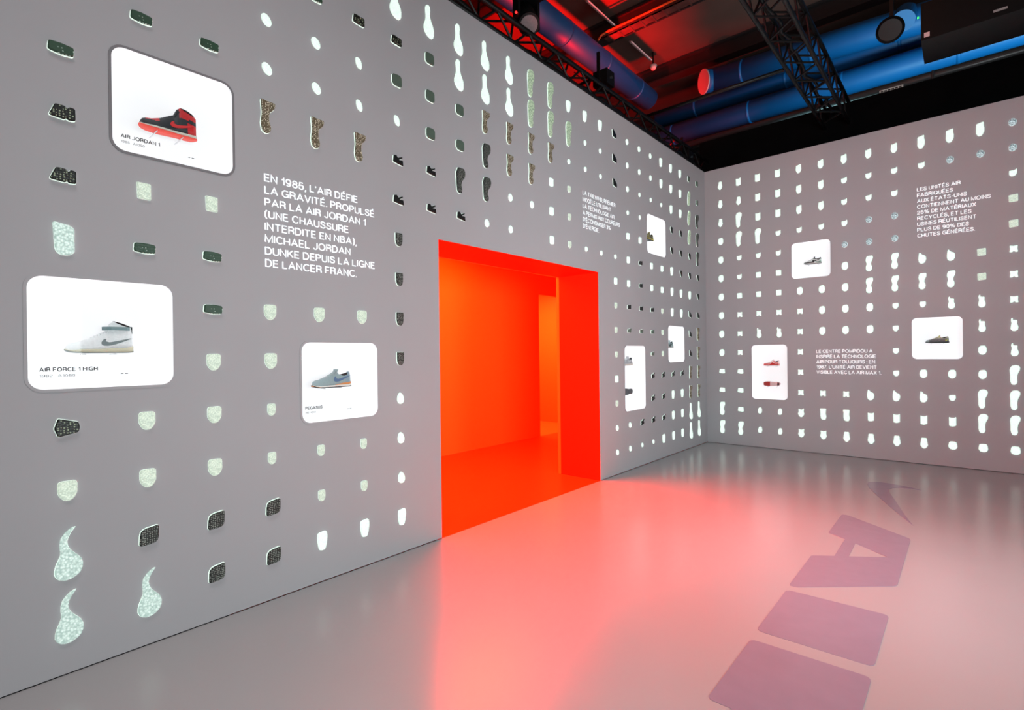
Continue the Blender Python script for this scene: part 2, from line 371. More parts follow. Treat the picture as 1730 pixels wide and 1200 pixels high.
# roof
roof = empty('ceiling', (0, 2, 9.3)); struct(roof)
for i in range(9):
    y0 = -12.0+i*2.6
    o = xyz('deck_panel', box(-9, 12, y0+0.16-2, y0+2.44-2, 0.0, 0.1), m_roof, roof)
    o = xyz('beam', join([box(-9, 12, y0-0.16-2, y0+0.16-2, -0.04, 0.1), box(-9, 12, y0-0.05-2, y0+0.05-2, -0.36, -0.04), box(-9, 12, y0-0.14-2, y0+0.14-2, -0.4, -0.36)]), m_beam, roof)
struct(xyz('wall_far_hall', box(-9, 12, 11.4, 11.5, 0, 9.4), m_blackm))
struct(xyz('wall_left_hall', box(-9.1, -9, -12, 11.4, 0, 9.4), m_beam))

# ------------------------------------------------------------------ floor graphics
dec = {
 'curved tick mark': [[(3.205,-1.795),(3.112,-1.72),(3.016,-1.675),(2.927,-1.645),(2.858,-1.627),(2.76,-1.63),(2.70,-1.665),(2.672,-1.73),(2.677,-1.849),(2.713,-2.02),(2.795,-2.268),(2.987,-2.796),(3.124,-3.156),(3.225,-3.409),(3.133,-3.041),(3.021,-2.54),(2.944,-2.209),(2.915,-2.05),(2.912,-1.947),(2.935,-1.874),(3.00,-1.815),(3.10,-1.795)]],
 'letter A': [rounded([(2.65,-4.12),(2.65,-3.42),(2.70,-3.415),(3.235,-3.85),(3.235,-5.06),(2.70,-5.52),(2.65,-5.52),(2.65,-4.81),(2.795,-4.705),(2.795,-4.21)], [.02,.06,.04,.04,.04,.05,.05,.02,.005,.005]), [(2.881,-4.277),(3.123,-4.467),(2.886,-4.645)]],
 'letter I': [rounded([(2.655,-5.605),(3.237,-5.585),(3.237,-6.29),(2.655,-6.30)], .04)],
 'letter R': [rounded([(2.66,-6.42),(3.24,-6.405),(3.24,-7.75),(3.13,-7.95),(2.98,-7.85),(2.93,-7.65),(2.66,-7.98),(2.66,-7.30),(2.78,-7.10),(2.66,-7.10)], [.04,.04,.12,.12,.08,.03,.03,.03,.01,.03]), rounded([(2.99,-7.05),(3.12,-7.05),(3.12,-7.42),(2.99,-7.42)], .03)]}
places = {'curved tick mark': 'nearest the far wall', 'letter A': 'just below the curved tick mark', 'letter I': 'between the A and the block cut by the frame', 'letter R': 'running out of the bottom of the frame'}
for nm, loops in dec.items():
    me = plate(loops, 0.002, 'floor_decal')
    for v in me.vertices:
        x, y, z = v.co; v.co = (x, z, 0.0022-y)
    o = link('floor_decal', me, None, m_decal)
    import bmesh
    bm = bmesh.new(); bm.from_mesh(me); bmesh.ops.recalc_face_normals(bm, faces=bm.faces); bm.to_mesh(me); bm.free()
    tag(o, 'mauve grey floor %s, %s' % (nm if 'tick' in nm else 'block '+nm, places[nm]), 'floor graphic', None)

# ------------------------------------------------------------------ wall texts
def wall_text(side, h, base, lines, width_ref, label, step=0.0838, size=0.0545):
    sx = 1.0 if side == 'L' else 0.88
    root = empty('wall_text', wallpos(side, h, base, -0.0015), wallrot(side)); tag(root, label, 'text')
    ms = [text_mesh(t, size) for t in lines]
    wmax = max(max(v.co.x for v in me.vertices) for me in ms)
    k = width_ref/wmax
    for i, me in enumerate(ms):
        for v in me.vertices: v.co.x *= k
        o = link('text_line', me, root, m_txt); o.location = (0, 0, -i*step)
wall_text('L', -8.02, 2.883, ["EN 1985, L'AIR DÉFIE", 'LA GRAVITÉ. PROPULSÉ', 'PAR LA AIR JORDAN 1', '(UNE CHAUSSURE', 'INTERDITE EN NBA),', 'MICHAEL JORDAN', 'DUNKE DEPUIS LA LIGNE', 'DE LANCER FRANC.'], 0.878,
    'large white eight-line text on the left wall, left of the orange doorway')
wall_text('L', -4.076, 3.669, ['LA TAILWIND, PREMIER', 'MODÈLE UTILISANT', 'LA TECHNOLOGIE AIR,', 'A PERMIS AUX COUREURS', "D'ÉCONOMISER 3%", "D'ÉNERGIE."], 0.926,
    'white six-line text on the left wall, above the right end of the orange doorway')
wall_text('R', 3.09, 3.963, ['LES UNITÉS AIR', 'FABRIQUÉES', 'AUX ÉTATS-UNIS', 'CONTIENNENT AU MOINS', '25% DE MATÉRIAUX', 'RECYCLÉS, ET LES', 'USINES RÉUTILISENT', 'PLUS DE 90% DES', 'CHUTES GÉNÉRÉES.'], 0.79,
    'white nine-line text high on the right wall')
wall_text('R', 1.782, 1.627, ['LE CENTRE POMPIDOU A', 'INSPIRÉ LA TECHNOLOGIE', 'AIR POUR TOUJOURS : EN', "1987, L'UNITÉ AIR DEVIENT", 'VISIBLE AVEC LA AIR MAX 1.'], 0.863,
    'white five-line text on the right wall, right of the box with red shoes')

# ------------------------------------------------------------------ air cushions on the walls
def ell(w, h, rot=0.0, n=20, egg=0.0):
    out = []
    for i in range(n):
        t = 2*PI*i/n; x = w/2*math.cos(t)*(1-egg*math.sin(t)); z = h/2*math.sin(t)
        out.append((x*math.cos(rot)-z*math.sin(rot), x*math.sin(rot)+z*math.cos(rot)))
    return out
def sc(P, w, h):
    xs = [p[0] for p in P]; zs = [p[1] for p in P]
    cx_, cz = (min(xs)+max(xs))/2, (min(zs)+max(zs))/2; kx = w/(max(xs)-min(xs)); kz = h/(max(zs)-min(zs))
    return [((p[0]-cx_)*kx, (p[1]-cz)*kz) for p in P]
def RR(w, h, r): return rounded([(-w/2,-h/2),(w/2,-h/2),(w/2,h/2),(-w/2,h/2)], r)
# outlines, drawn x to the right and z up as one sees them facing the wall
SH = {
 'T': (rounded([(-.052,.028),(-.056,-.02),(.0,-.030),(.050,-.026),(.052,.022),(0,.030)], .010), 'g', 'studded dark green bar-shaped'),
 'B': (rounded([(-.056,-.028),(-.030,.038),(.012,.036),(.020,.020),(.030,.036),(.054,.032),(.054,-.034),(.022,-.036),(.016,-.026),(.008,-.036)], .010), 'b', 'studded black two-lobed'),
 'b': (rounded([(-.052,-.026),(-.044,.036),(.006,.036),(.012,.022),(.020,.036),(.050,.030),(.052,-.034),(.014,-.034),(.008,-.028),(.0,-.034)], .010), 'b', 'studded black notched block'),
 'W': (sc(rounded([(-.042,.085),(.03,.07),(.042,.055),(.042,-.07),(.02,-.085),(-.02,-.085),(-.036,-.06)], .014), .088, .172), 't', 'tall glowing white heel-shaped'),
 'K': (rounded([(-.052,.0),(-.036,.052),(.048,.028),(.054,.0),(.048,-.026),(-.036,-.046)], .007), 'b', 'black wedge-shaped'),
 'D': (sc(rounded([(-.042,.05),(.042,.05),(.042,-.02),(.018,-.054),(-.016,-.054),(-.042,-.02)], .018), .082, .106), 'c', 'glowing cream shield-shaped'),
 'd': (sc(rounded([(-.026,.04),(.026,.04),(.026,-.02),(.012,-.042),(-.012,-.042),(-.026,-.02)], .012), .054, .082), 'c', 'small glowing cream capsule-shaped'),
 'S': (sc(spline([(.036,.138),(.012,.128),(-.018,.09),(-.024,.04),(-.022,.0),(-.040,-.05),(-.046,-.10),(-.026,-.132),(.012,-.138),(.052,-.11),(.062,-.06),(.046,-.02),(.016,.02),(.004,.065),(.020,.112)], 2), .118, .276), 't', 'large glowing comma-shaped'),
 'R': (rounded([(-.048,-.054),(.046,-.048),(.048,.054),(-.044,.040)], [.014,.034,.014,.034]), 'm', 'dark meshed leaf-cornered square'),
 'E': (sc(rounded([(-.034,.048),(.034,.046),(.034,-.048),(-.03,-.046)], .006), .070, .096), 'c', 'glowing cream oblong'),
 'O': (ell(.060, .086, 0.55), 'w', 'glowing white slanted oval'),
 'o': (sc(rounded([(-.026,.044),(.010,.036),(.026,.0),(.024,-.042),(-.008,-.036),(-.026,-.004)], .014), .052, .082), 'w', 'small glowing white lozenge-shaped'),
 'F': (sc(rounded([(-.042,.112),(-.012,.106),(.052,.104),(.048,.070),(.030,.046),(.012,.030),(.008,-.02),(.022,-.07),(.014,-.100),(-.012,-.112),(-.036,-.098),(-.044,-.05),(-.036,.02)], .012), .100, .226), 'n', 'bronze mesh forefoot-shaped'),
 'P': (sc(spline([(-.018,.142),(.008,.136),(.016,.10),(.012,.05),(.028,.0),(.052,-.05),(.054,-.11),(.034,-.142),(-.008,-.136),(-.046,-.10),(-.052,-.05),(-.034,.0),(-.030,.05),(-.034,.11)], 2), .112, .286), 'w', 'tall glowing pear-shaped'),
 'G': (rounded([(-.048,.048),(.030,.050),(.048,.030),(.048,-.050),(-.030,-.046),(-.048,-.026)], .022), 's', 'smooth grey-green rounded square'),
 'M': (rounded([(-.05,-.022),(-.044,.032),(-.018,.038),(-.004,.018),(.040,.036),(.044,.026),(.008,.004),(.048,.004),(.052,-.038),(.0,-.032)], .004), 'k', 'dark jagged clip-shaped'),
 'U': (rounded([(-.034,.054),(.034,.054),(.034,-.02),(.018,-.056),(-.018,-.056),(-.034,-.02)], [.003,.003,.02,.03,.03,.02]), 'm', 'black U-shaped mesh'),
 'L': (ell(.064, .096, 0.1, 20, 0.22), 'w', 'glowing white egg-shaped'),
 'l': (ell(.056, .080, 0.15, 16, 0.1), 'w', 'glowing white oval'),
 's': (ell(.046, .064, 0.1, 14, 0.0), 'w', 'tiny glowing white oval'),
 'H': (sc(rounded([(-.034,.060),(.030,.068),(.038,.03),(.030,-.03),(.018,-.068),(-.022,-.066),(-.032,-.03),(-.038,.02)], .014), .078, .138), 'w', 'glowing white heel-shaped'),
 'h': (RR(.070, .094, .018), 'w', 'glowing white upright oblong'),
 'Q': (sc(rounded([(-.030,.12),(.044,.12),(.058,.085),(.054,.045),(.030,.015),(.012,-.01),(.010,-.045),(.022,-.075),(.018,-.11),(-.008,-.12),(-.036,-.10),(-.044,-.05),(-.046,.02),(-.050,.07)], .012), .112, .242), 'm', 'black full-sole'),
 'N': (sc(spline([(-.004,.150),(.034,.138),(.050,.10),(.048,.05),(.028,.0),(.018,-.05),(.022,-.10),(.014,-.142),(-.010,-.150),(-.036,-.13),(-.044,-.07),(-.046,.0),(-.050,.07),(-.036,.13)], 2), .104, .300), 'l', 'pale green long-sole'),
 'n': (sc(spline([(.010,.130),(.034,.11),(.040,.06),(.028,.0),(.022,-.06),(.020,-.11),(-.004,-.130),(-.030,-.11),(-.036,-.04),(-.026,.03),(-.014,.09)], 2), .085, .250), 'l', 'faint pale green slim-sole'),
 'V': (rounded([(-.044,.054),(-.030,.050),(.044,-.006),(.044,-.052),(-.036,-.040)], .005), 'k', 'black wedge-topped'),
 'A': (rounded([(-.040,-.030),(-.044,.022),(-.008,.030),(.002,.024),(.036,.034),(.044,.026),(.040,-.028)], .007), 'k', 'small black double-block'),
 'g': (rounded([(-.040,-.026),(-.040,.020),(.006,.026),(.044,.030),(.040,.014),(.030,-.026)], .006), 's', 'small grey-green block'),
 'Z': (rounded([(-.044,-.040),(-.028,-.012),(-.042,.004),(-.026,.026),(.012,.024),(.040,.050),(.024,.014),(.044,-.004),(.030,-.030),(-.004,-.034)], .004), 'k', 'black pinwheel-shaped'),
 'X': (rounded([(-.032,.050),(.020,.048),(.036,.020),(.030,-.046),(.0,-.052),(-.014,-.01),(-.034,.010)], .008), 'k', 'slim black heel-shaped'),
 'u': (RR(.066, .088, .014), 's', 'dark grey oblong'),
}
SR = {
 'j': (rounded([(-.020,.074),(.030,.070),(.036,.0),(.042,-.020),(.030,-.046),(.004,-.074),(-.016,-.066),(-.034,-.044),(-.044,-.016),(-.030,.010)], .010), 'w', 'glowing white acorn-shaped'),
 'e': (sc(rounded([(-.030,.054),(.030,.060),(.046,.03),(.046,-.03),(.020,-.062),(-.020,-.062),(-.046,-.03),(-.046,.02)], .018), .092, .124), 'w', 'glowing white barrel-shaped'),
 'q': (sc(rounded([(-.040,.038),(.046,.038),(.052,-.034),(.016,-.038),(-.052,-.030)], .012), .106, .078), 'w', 'glowing white flat tile-shaped'),
 'I': (sc(rounded([(-.030,.110),(.046,.116),(.048,.070),(.026,.020),(.022,-.01),(.038,-.05),(.030,-.10),(.0,-.118),(-.036,-.10),(-.042,-.05),(-.028,-.005),(-.044,.05)], .018), .098, .236), 'w', 'tall glowing peanut-shaped'),
 'i': (sc(rounded([(-.030,.120),(.020,.132),(.054,.110),(.052,.060),(.030,.020),(.022,-.04),(.026,-.10),(.008,-.132),(-.030,-.130),(-.044,-.08),(-.044,.0),(-.050,.07)], .022), .108, .262), 'w', 'tall glowing forefoot-shaped'),
 'k': (sc(rounded([(-.038,.064),(-.018,.056),(.018,.056),(.040,.068),(.040,-.054),(.0,-.066),(-.038,-.060)], [.003,.01,.01,.003,.01,.01,.012]), .082, .132), 'w', 'glowing white notched oblong'),
 'w': (sc(rounded([(-.040,.036),(-.008,.036),(.018,.038),(.040,.052),(.040,-.020),(.010,-.048),(-.022,-.046),(-.040,-.020)], [.004,.01,.01,.002,.02,.02,.02,.02]), .080, .092), 'w', 'glowing white cat-eared'),
 'x': (RR(.086, .092, .012), 'w', 'glowing white square'),
 'm': (rounded([(-.042,.044),(.0,.036),(.042,.044),(.038,.0),(.044,-.044),(.018,-.044),(.0,-.026),(-.018,-.044),(-.044,-.044),(-.038,.0)], .008), 'w', 'glowing white pinched-square'),
 't': (sc(rounded([(-.028,.090),(-.014,.086),(-.018,.062),(.028,.058),(.026,.010),(.038,-.030),(.034,-.070),(.008,-.090),(-.020,-.086),(-.038,-.060),(-.034,-.020),(-.028,.020),(-.034,.060)], .010), .080, .172), 'w', 'glowing white spouted jug-shaped'),
 'v': (sc(rounded([(-.020,.050),(.004,.060),(.026,.048),(.034,.0),(.024,-.046),(-.006,-.056),(-.034,-.044),(-.036,.0)], .012), .070, .108), 'w', 'small glowing white pebble-shaped'),
 'y': (sc(rounded([(-.036,.060),(-.020,.052),(-.002,.060),(.024,.070),(.036,.068),(.040,-.020),(.018,-.062),(-.020,-.066),(-.042,-.020)], .010), .084, .140), 'w', 'glowing white tooth-shaped'),
 'Y': (sc(rounded([(-.042,.072),(.020,.088),(.036,.090),(.034,.050),(.044,.010),(.042,-.040),(.014,-.090),(-.022,-.090),(-.044,-.050)], .012), .092, .186), 'w', 'tall glowing white fin-topped'),
 'C': (ell(.088, .100, 0, 20), 'd', 'round blue-white dotted'),
 'p': (sc(rounded([(-.040,.060),(-.026,.056),(.0,.046),(.026,.058),(.042,.066),(.036,.020),(.046,-.020),(.024,-.058),(.0,-.070),(-.024,-.058),(-.048,-.018),(-.034,.020)], .010), .098, .142), 'w', 'glowing white crown-shaped'),
 'a': (sc(rounded([(-.048,.086),(.046,.088),(.040,.040),(.038,.0),(.050,-.04),(.034,-.088),(.0,-.092),(-.030,-.078),(-.040,-.02),(-.036,.04)], .014), .096, .180), 'w', 'glowing white vase-shaped'),
 'z': (sc(rounded([(-.030,.074),(.030,.074),(.036,.030),(.046,-.030),(.030,-.052),(.014,-.074),(-.014,-.074),(-.030,-.052),(-.046,-.030),(-.036,.030)], .010), .094, .154), 'w', 'glowing white bell-shaped'),
 's': (sc(rounded([(-.036,.036),(.036,.042),(.038,-.010),(.016,-.044),(-.016,-.044),(-.038,-.010)], .014), .078, .084), 'w', 'small glowing white cup-shaped'),
 'd': (sc(spline([(-.034,.080),(-.020,.074),(.004,.046),(.034,.034),(.046,-.010),(.030,-.060),(-.004,-.076),(-.036,-.060),(-.046,-.010),(-.042,.040)], 2), .096, .160), 'w', 'glowing white droplet-shaped'),
 'r': (rounded([(-.048,.044),(.050,.050),(.050,-.046),(-.044,-.050)], .012), 'c', 'glowing cream broad square'),
 'o': (sc(rounded([(-.040,.050),(.0,.056),(.040,.050),(.050,-.020),(.034,-.050),(.0,-.058),(-.034,-.050),(-.050,-.020)], .020), .104, .112), 'w', 'glowing white drum-shaped'),
}
MK = {'w': m_gelw, 't': m_gelt, 'c': m_gelc, 'd': m_gelb, 'g': m_dgreen, 'b': m_dblack, 'm': m_dmesh, 'n': m_brown, 's': m_grn, 'l': m_gels, 'k': m_blk}
LEFT = ["....TBBW..KDSS", "...T..ET..DDRS", "...T..ETTDDDRR", "..OOF...DDddRR", ".TOOF...D..ddH", ".booF...D..ddH", "PbGoMMUUUULLLH",
 "PGGGMM........", "PPGGQM........", "PPFQQl........", "PPFFll........", "NNFFl.........", "NNFhhh........", "HNsddd........", "Hss..s........",
 "Hss..s........", "VVV..shdddhdll", "lllshhhAg...ll", "llsshAAAg...Zs", "lls..hhAggZZZs", "HHs..hhdddZZZH", "HHHXXHHH..ZHHH", "HHHXXXHH..ZHHH", "unnnXXHVVVFFPP", "uuQQQXXVFFFFPP"]
RIGHT = ["jjjeeeeeeeqqII", "kjiiwwxmmmqqqI", "kkkiwxxmt...vv", "kkkwwxxmt...vv", "yyyw..emmmmmpp", "yyyw..eee..map", "ywwwCeeee..maz",
 "ywwCCIIee..dkz", "ywwCCIIssssdkz", "Yw...dIs..edkz", "YC...dIt..esko", "YC...rrtteeiio", "CCwrrmmmttiiio"]
ORD = ['first', 'second', 'third', 'fourth', 'fifth', 'sixth', 'seventh', 'eighth', 'ninth', 'tenth', 'eleventh', 'twelfth', 'thirteenth', 'fourteenth']
mcache = {}
def unit_meshes(side, t):
    key = (side, t)
    if key in mcache: return mcache[key]
    P, k, _ = (SH if side == 'L' else SR)[t]
    if side == 'R': P = [(p[0]*0.92, p[1]) for p in P]
    if area2(P) < 0: P = P[::-1]
    if k in 'wcdt':
        back = layered(P, [(0, 0.0), (0, 0.004)])
        cush = layered(P, [(0, 0.003), (0.001, 0.010), (0.006, 0.016)])
    else:
        back = layered(offset(P, 0.0015), [(0, 0.0), (0, 0.004)])
        cush = layered(P, [(0.002, 0.007), (0, 0.010), (0, 0.017), (0.005, 0.022)])
    back.materials.append(m_back); cush.materials.append(MK[k])
    mcache[key] = (back, cush); return back, cush
for side, table, SD in (('L', LEFT, SH), ('R', RIGHT, SR)):
    for c, col in enumerate(table):
        k = 0
        for r, t in enumerate(col):
            if t == '.': continue
            h = -(0.3973+(24-c)*0.3616) if side == 'L' else 0.2802+c*0.3182
            z = 3.3263-(r-4)*0.3356
            back, cush = unit_meshes(side, t)
            root = empty('air_cushion', wallpos(side, h, z, 0.0), wallrot(side))
            b = link('backlight', back, root); q = link('cushion', cush, root)
            q.rotation_euler = (0, random.uniform(-0.02, 0.02), 0)
            if side == 'R': where = 'right wall, column %s' % ('nearest the corner' if c == 0 else ORD[c]+' from corner')
            elif c <= 8: where = 'left wall, %s column from photo left' % ORD[c]
            elif c <= 15: where = 'above doorway, %s column left of its end' % ORD[14-c] if c < 15 else 'column over right end of doorway'
            else: where = 'left wall, %s column from corner' % ORD[24-c]
            tag(root, '%s shoe cushion, %s, %s down' % (SD[t][2], where, ORD[k]), 'shoe cushion', '%s shoe cushions on the %s wall' % (SD[t][2], 'left' if side == 'L' else 'right'))
            k += 1

# ------------------------------------------------------------------ lit niches
m_glass = bpy.data.materials.new('clear_pane'); m_glass.use_nodes = True
nt = m_glass.node_tree; nt.nodes.remove(nt.nodes['Principled BSDF'])
tr = nt.nodes.new('ShaderNodeBsdfTransparent'); gl = nt.nodes.new('ShaderNodeBsdfGlossy'); mx = nt.nodes.new('ShaderNodeMixShader')
gl.inputs['Roughness'].default_value = 0.02; mx.inputs[0].default_value = 0.006
nt.links.new(tr.outputs[0], mx.inputs[1]); nt.links.new(gl.outputs[0], mx.inputs[2]); nt.links.new(mx.outputs[0], nt.nodes['Material Output'].inputs[0])
m_rim = mat('grey_niche_rim', (176, 172, 176), 0.7, noise=0.02)
m_rimd = mat('dark_grey_niche_rim', (128, 124, 128), 0.7, noise=0.02)
m_peg = mat('dark_steel_peg', (70, 80, 85), 0.3, metal=0.6)
m_clip = mat('pale_acrylic_peg', (214, 216, 220), 0.2)
ND = 0.28
NLAB = {'a': 'lit white display niche high on left wall holding the black and red high-top',
 'b': 'large lit white display niche nearest the left edge holding a white high-top',
 'c': 'lit white display niche just left of the orange doorway holding a grey runner',
 'd': 'highest lit white display niche between the doorway and the corner',
 'e': 'tall lit white display niche right of the orange doorway with two shoes',
 'f': 'small lit white display niche on left wall nearest the corner',
 'g': 'highest lit white display niche on the right wall holding a black-trimmed runner',
 'h': 'tall lit white display niche on the right wall with red shoes',
 'i': 'lit white display niche farthest right holding a grey gradient runner'}
NTXT = {'a': ('AIR JORDAN 1', '1985   A1090', 0.195), 'b': ('AIR FORCE 1 HIGH', '1982   A1080', 0.245), 'c': ('PEGASUS', '1983   A2042', 0.135)}
niche_root = {}
for k, (s, a, b, z0, z1) in NICHE.items():
    cx_, cz = (a+b)/2, (z0+z1)/2; w, h = b-a, z1-z0; r = RN if s == 'L' else RN*0.95
    root = empty('display_niche', wallpos(s, cx_, z0, 0), wallrot(s)); tag(root, NLAB[k], 'display niche', 'lit shoe niches in the walls'); niche_root[k] = root
    P = rrect(-w/2, w/2, 0, h, r)
    n = len(P); V = [(p[0], 0.0505, p[1]) for p in P]+[(p[0], ND, p[1]) for p in P]
    V += [(p[0], 0.0505, p[1]) for p in offset(P, 0.012)]+[(p[0], ND, p[1]) for p in offset(P, 0.012)]
    Fc = []
    for i in range(n):
        j = (i+1) % n; Fc += [(i, n+i, n+j, j), (2*n+i, 2*n+j, 3*n+j, 3*n+i), (i, j, 2*n+j, 2*n+i)]
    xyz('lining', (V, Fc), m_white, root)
    bp = plate([offset(P, 0.010)], 0.01, 'back_panel'); o = link('back_panel', bp, root, m_white_e); o.location = (0, ND, 0)
    rim = plate([offset(P, 0.014), offset(P, -0.0005)], 0.004, 'rim'); o = link('rim', rim, root, m_rimd if k == 'a' else m_rim); o.location = (0, -0.0042, 0)
    # short white lip that lines the cut in the wall
    V = [(p[0], -0.004, p[1]) for p in offset(P, -0.0008)]+[(p[0], 0.052, p[1]) for p in offset(P, -0.0008)]
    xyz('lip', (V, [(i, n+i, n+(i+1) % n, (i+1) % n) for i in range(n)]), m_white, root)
    gp = plate([offset(P, -0.002)], 0.003, 'pane'); o = link('pane', gp, root, m_glass); o.location = (0, 0.052, 0)
    if k in NTXT:
        t1, t2, tw = NTXT[k]
        for tt, cap, kw, mm, zz, sk in ((t1, .023, 1.0, m_inkd, .093, .17), (t2, .0145, .6, m_inkg, .064, .15)):
            me = text_mesh(tt, cap, sk); kk = tw*kw/max(v.co.x for v in me.vertices)
            for v in me.vertices: v.co.x *= kk
            o = link('lettering', me, root, mm); o.location = (-w/2+0.05, 0.0505, zz)
        o = xyz('lettering', join([box(0, .012, -.0006, 0, 0, .003), box(.020, .034, -.0006, 0, .0, .004)]), m_inkd, root); o.location = (0.075, 0.0505, 0.070)

# ------------------------------------------------------------------ shoes
def lerp_tab(T, t):
    for (a, x), (b, y) in zip(T, T[1:]):
        if t <= b:
            u = (t-a)/(b-a) if b > a else 0; u = u*u*(3-2*u) if False else u
            return x+(y-x)*u
    return T[-1][1]
WID = [(0, .012), (.02, .026), (.06, .037), (.14, .045), (.28, .050), (.38, .050), (.52, .043), (.66, .038), (.80, .040), (.92, .037), (.975, .026), (1, .006)]
def section_loft(L, f_lo, f_hi, wscale, n=64, m=24, power=0.7, colf=None, taper=None):
    """closed loft from toe (t=0, x=-L/2) to heel; f_lo/f_hi give bottom and top heights"""
    V = []; Fc = []
    for i in range(n+1):
        t = i/n; lo = f_lo(t); hi = f_hi(t); w = lerp_tab(WID, t)*wscale
        x = -L/2+L*t
        for j in range(m+1):
            a = PI*j/m; c_ = math.cos(a); s_ = math.sin(a)
            k = taper(t) if taper else 1.0
            zz = s_**power
            yy = w*(abs(c_)**0.55)*(1 if c_ > 0 else -1)
            yy *= 1-(1-k)*zz
            V.append((x, yy, lo+(hi-lo)*zz))
    M_ = m+1
    for i in range(n):
        for j in range(m): Fc.append((i*M_+j, (i+1)*M_+j, (i+1)*M_+j+1, i*M_+j+1))
        Fc.append((i*M_+m, (i+1)*M_+m, (i+1)*M_, i*M_))
    Fc += [tuple(range(M_)), tuple(reversed([n*M_+j for j in range(M_)]))]
    me = mesh('shoe_part', V, Fc, True)
    import bmesh
    bm = bmesh.new(); bm.from_mesh(me); bmesh.ops.recalc_face_normals(bm, faces=bm.faces); bm.to_mesh(me); bm.free()
    return me
def swoosh_mesh(L, hi_at, y_at, t0, t1, z0, k=1.0):
    """curved tick on the visible side: follows the side surface"""
    pts = [(0, .20), (.03, .58), (.11, .90), (.17, .86), (.15, .58), (.21, .46), (.34, .44), (1, 1.05), (.55, .22), (.30, -.10), (.14, -.16), (.04, -.06)]
    P = spline(pts, 3); V = []
    for (u, v) in P:
        t = t0+(t1-t0)*u; z = z0+v*0.036*k
        V.append((-L/2+L*t, -y_at(t, z)-0.0015, z))
    n = len(V); W2 = [(x, y+0.004, z) for x, y, z in V]
    tri = tessellate_polygon([[Vector((v[0], v[2], 0)) for v in V]])
    Fc = [tuple(t) for t in tri]+[tuple(reversed([n+i for i in t])) for t in tri]+[(i, (i+1) % n, n+(i+1) % n, n+i) for i in range(n)]
    return mesh('swoosh', V+W2, Fc)
def shoe(side, h, z, d, L, spec, label, tilt=0.0, group=None):
    root = empty('sneaker', wallpos(side, h, z, d), wallrot(side))
    if tilt: root.rotation_euler = (Euler(wallrot(side)).to_matrix() @ Euler((tilt, 0, 0)).to_matrix()).to_euler()
    tag(root, label, 'shoe', group)
    g = L/0.31; high = spec.get('high', False)
    if high: HI = [(0, .034), (.03, .052), (.09, .060), (.18, .063), (.34, .082), (.48, .108), (.58, .125), (.64, .165), (.70, .180), (.80, .170), (.90, .155), (.97, .148), (1, .140)]
    else: HI = [(0, .032), (.03, .048), (.09, .055), (.18, .060), (.34, .078), (.48, .100), (.56, .116), (.62, .118), (.68, .094), (.80, .086), (.88, .094), (.94, .112), (.975, .112), (1, .080)]
    st = spec.get('sole', .022)
    SO = [(0, .016), (.05, .007), (.14, .002), (.3, 0), (.9, 0), (1, .004)]
    f_so = lambda t: lerp_tab(SO, t)*g
    f_mid = lambda t: (lerp_tab(SO, t)+lerp_tab([(0, .008), (.2, st*.75), (.5, st*.85), (.7, st), (1, st*1.15)], t))*g
    f_hi = lambda t: lerp_tab(HI, t)*g
    tap = lambda t: lerp_tab([(0, .9), (.3, .75), (.5, .5), (.6, .42), (.7, .62), (1, .72)], t)
    # outsole
    o = link('outsole', section_loft(L*1.0, f_so, lambda t: f_so(t)+.006*g, g*1.0, power=.25), root, mat('shoe_'+spec['out'][0], spec['out'][1], .6))
    o = link('midsole', section_loft(L*.995, lambda t: f_so(t)+.0055*g, f_mid, g*1.015, power=.22), root, mat('shoe_'+spec['mid'][0], spec['mid'][1], .55, noise=.03, nscale=50))
    me = section_loft(L*.965, lambda t: f_mid(t)-.004*g, f_hi, g*.95, power=.75, taper=tap)
    base = mat('shoe_'+spec['up'][0], spec['up'][1], .55, noise=.06, nscale=90)
    me.materials.append(base)
    patches = spec.get('patch', [])
    for nm, colr, fn in patches: me.materials.append(mat('shoe_'+nm, colr, .5, noise=.05, nscale=90))
    for p in me.polygons:
        c_ = sum((me.vertices[i].co for i in p.vertices), Vector())/len(p.vertices)
        t = (c_.x/L+.5); zz = c_.z/g
        for i, (nm, colr, fn) in enumerate(patches):
            if fn(t, zz): p.material_index = i+1
    o = link('upper', me, root)
    def y_at(t, zq):
        lo = f_mid(t)-.004*g; hi = f_hi(t); w = lerp_tab(WID, t)*g*.95
        zn = max(0.0, min(.98, (zq-lo)/(hi-lo))); s_ = zn**(1/.75); c_ = math.sqrt(max(0, 1-s_*s_))
        return w*(c_**.55)*(1-(1-tap(t))*zn)
    if 'sw' in spec:
        o = link('side_stripe', swoosh_mesh(L, f_hi, y_at, *spec.get('swpos', (.50, .96, .046*g)), k=g), root, mat('shoe_'+spec['sw'][0], spec['sw'][1], .5))
    # lining seen in the collar, tongue and laces
    top = f_hi(.8)
    V, Fc = [], []
    for i in range(12):
        a = 2*PI*i/12; V.append((L*(.32+.13*math.cos(a)), .020*g*math.sin(a), f_hi(.82+.13*math.cos(a)*.9)+.0015))
    V2 = [(x, y*.7, zz-.012*g) for x, y, zz in V]
    Fc = [(i, (i+1) % 12, 12+(i+1) % 12, 12+i) for i in range(12)]+[tuple(range(12, 24)), tuple(range(12))]
    xyz('collar_lining', (V+V2, Fc), mat('shoe_lining_dark', spec.get('lin', (60, 62, 66)), .9), root)
    tb = f_hi(.60)
    V, Fc = box(-.008*g, .008*g, -.019*g, .019*g, -.03*g, .014*g); V = [(x+(-z)*-.35, y, z) for x, y, z in V]
    o = xyz('tongue', (V, Fc), mat('shoe_'+spec.get('tongue', spec['up'])[0], spec.get('tongue', spec['up'])[1], .7), root); o.location = (L*(.10 if not high else .14), 0, tb)
    lm = mat('shoe_'+spec['lace'][0], spec['lace'][1], .8)
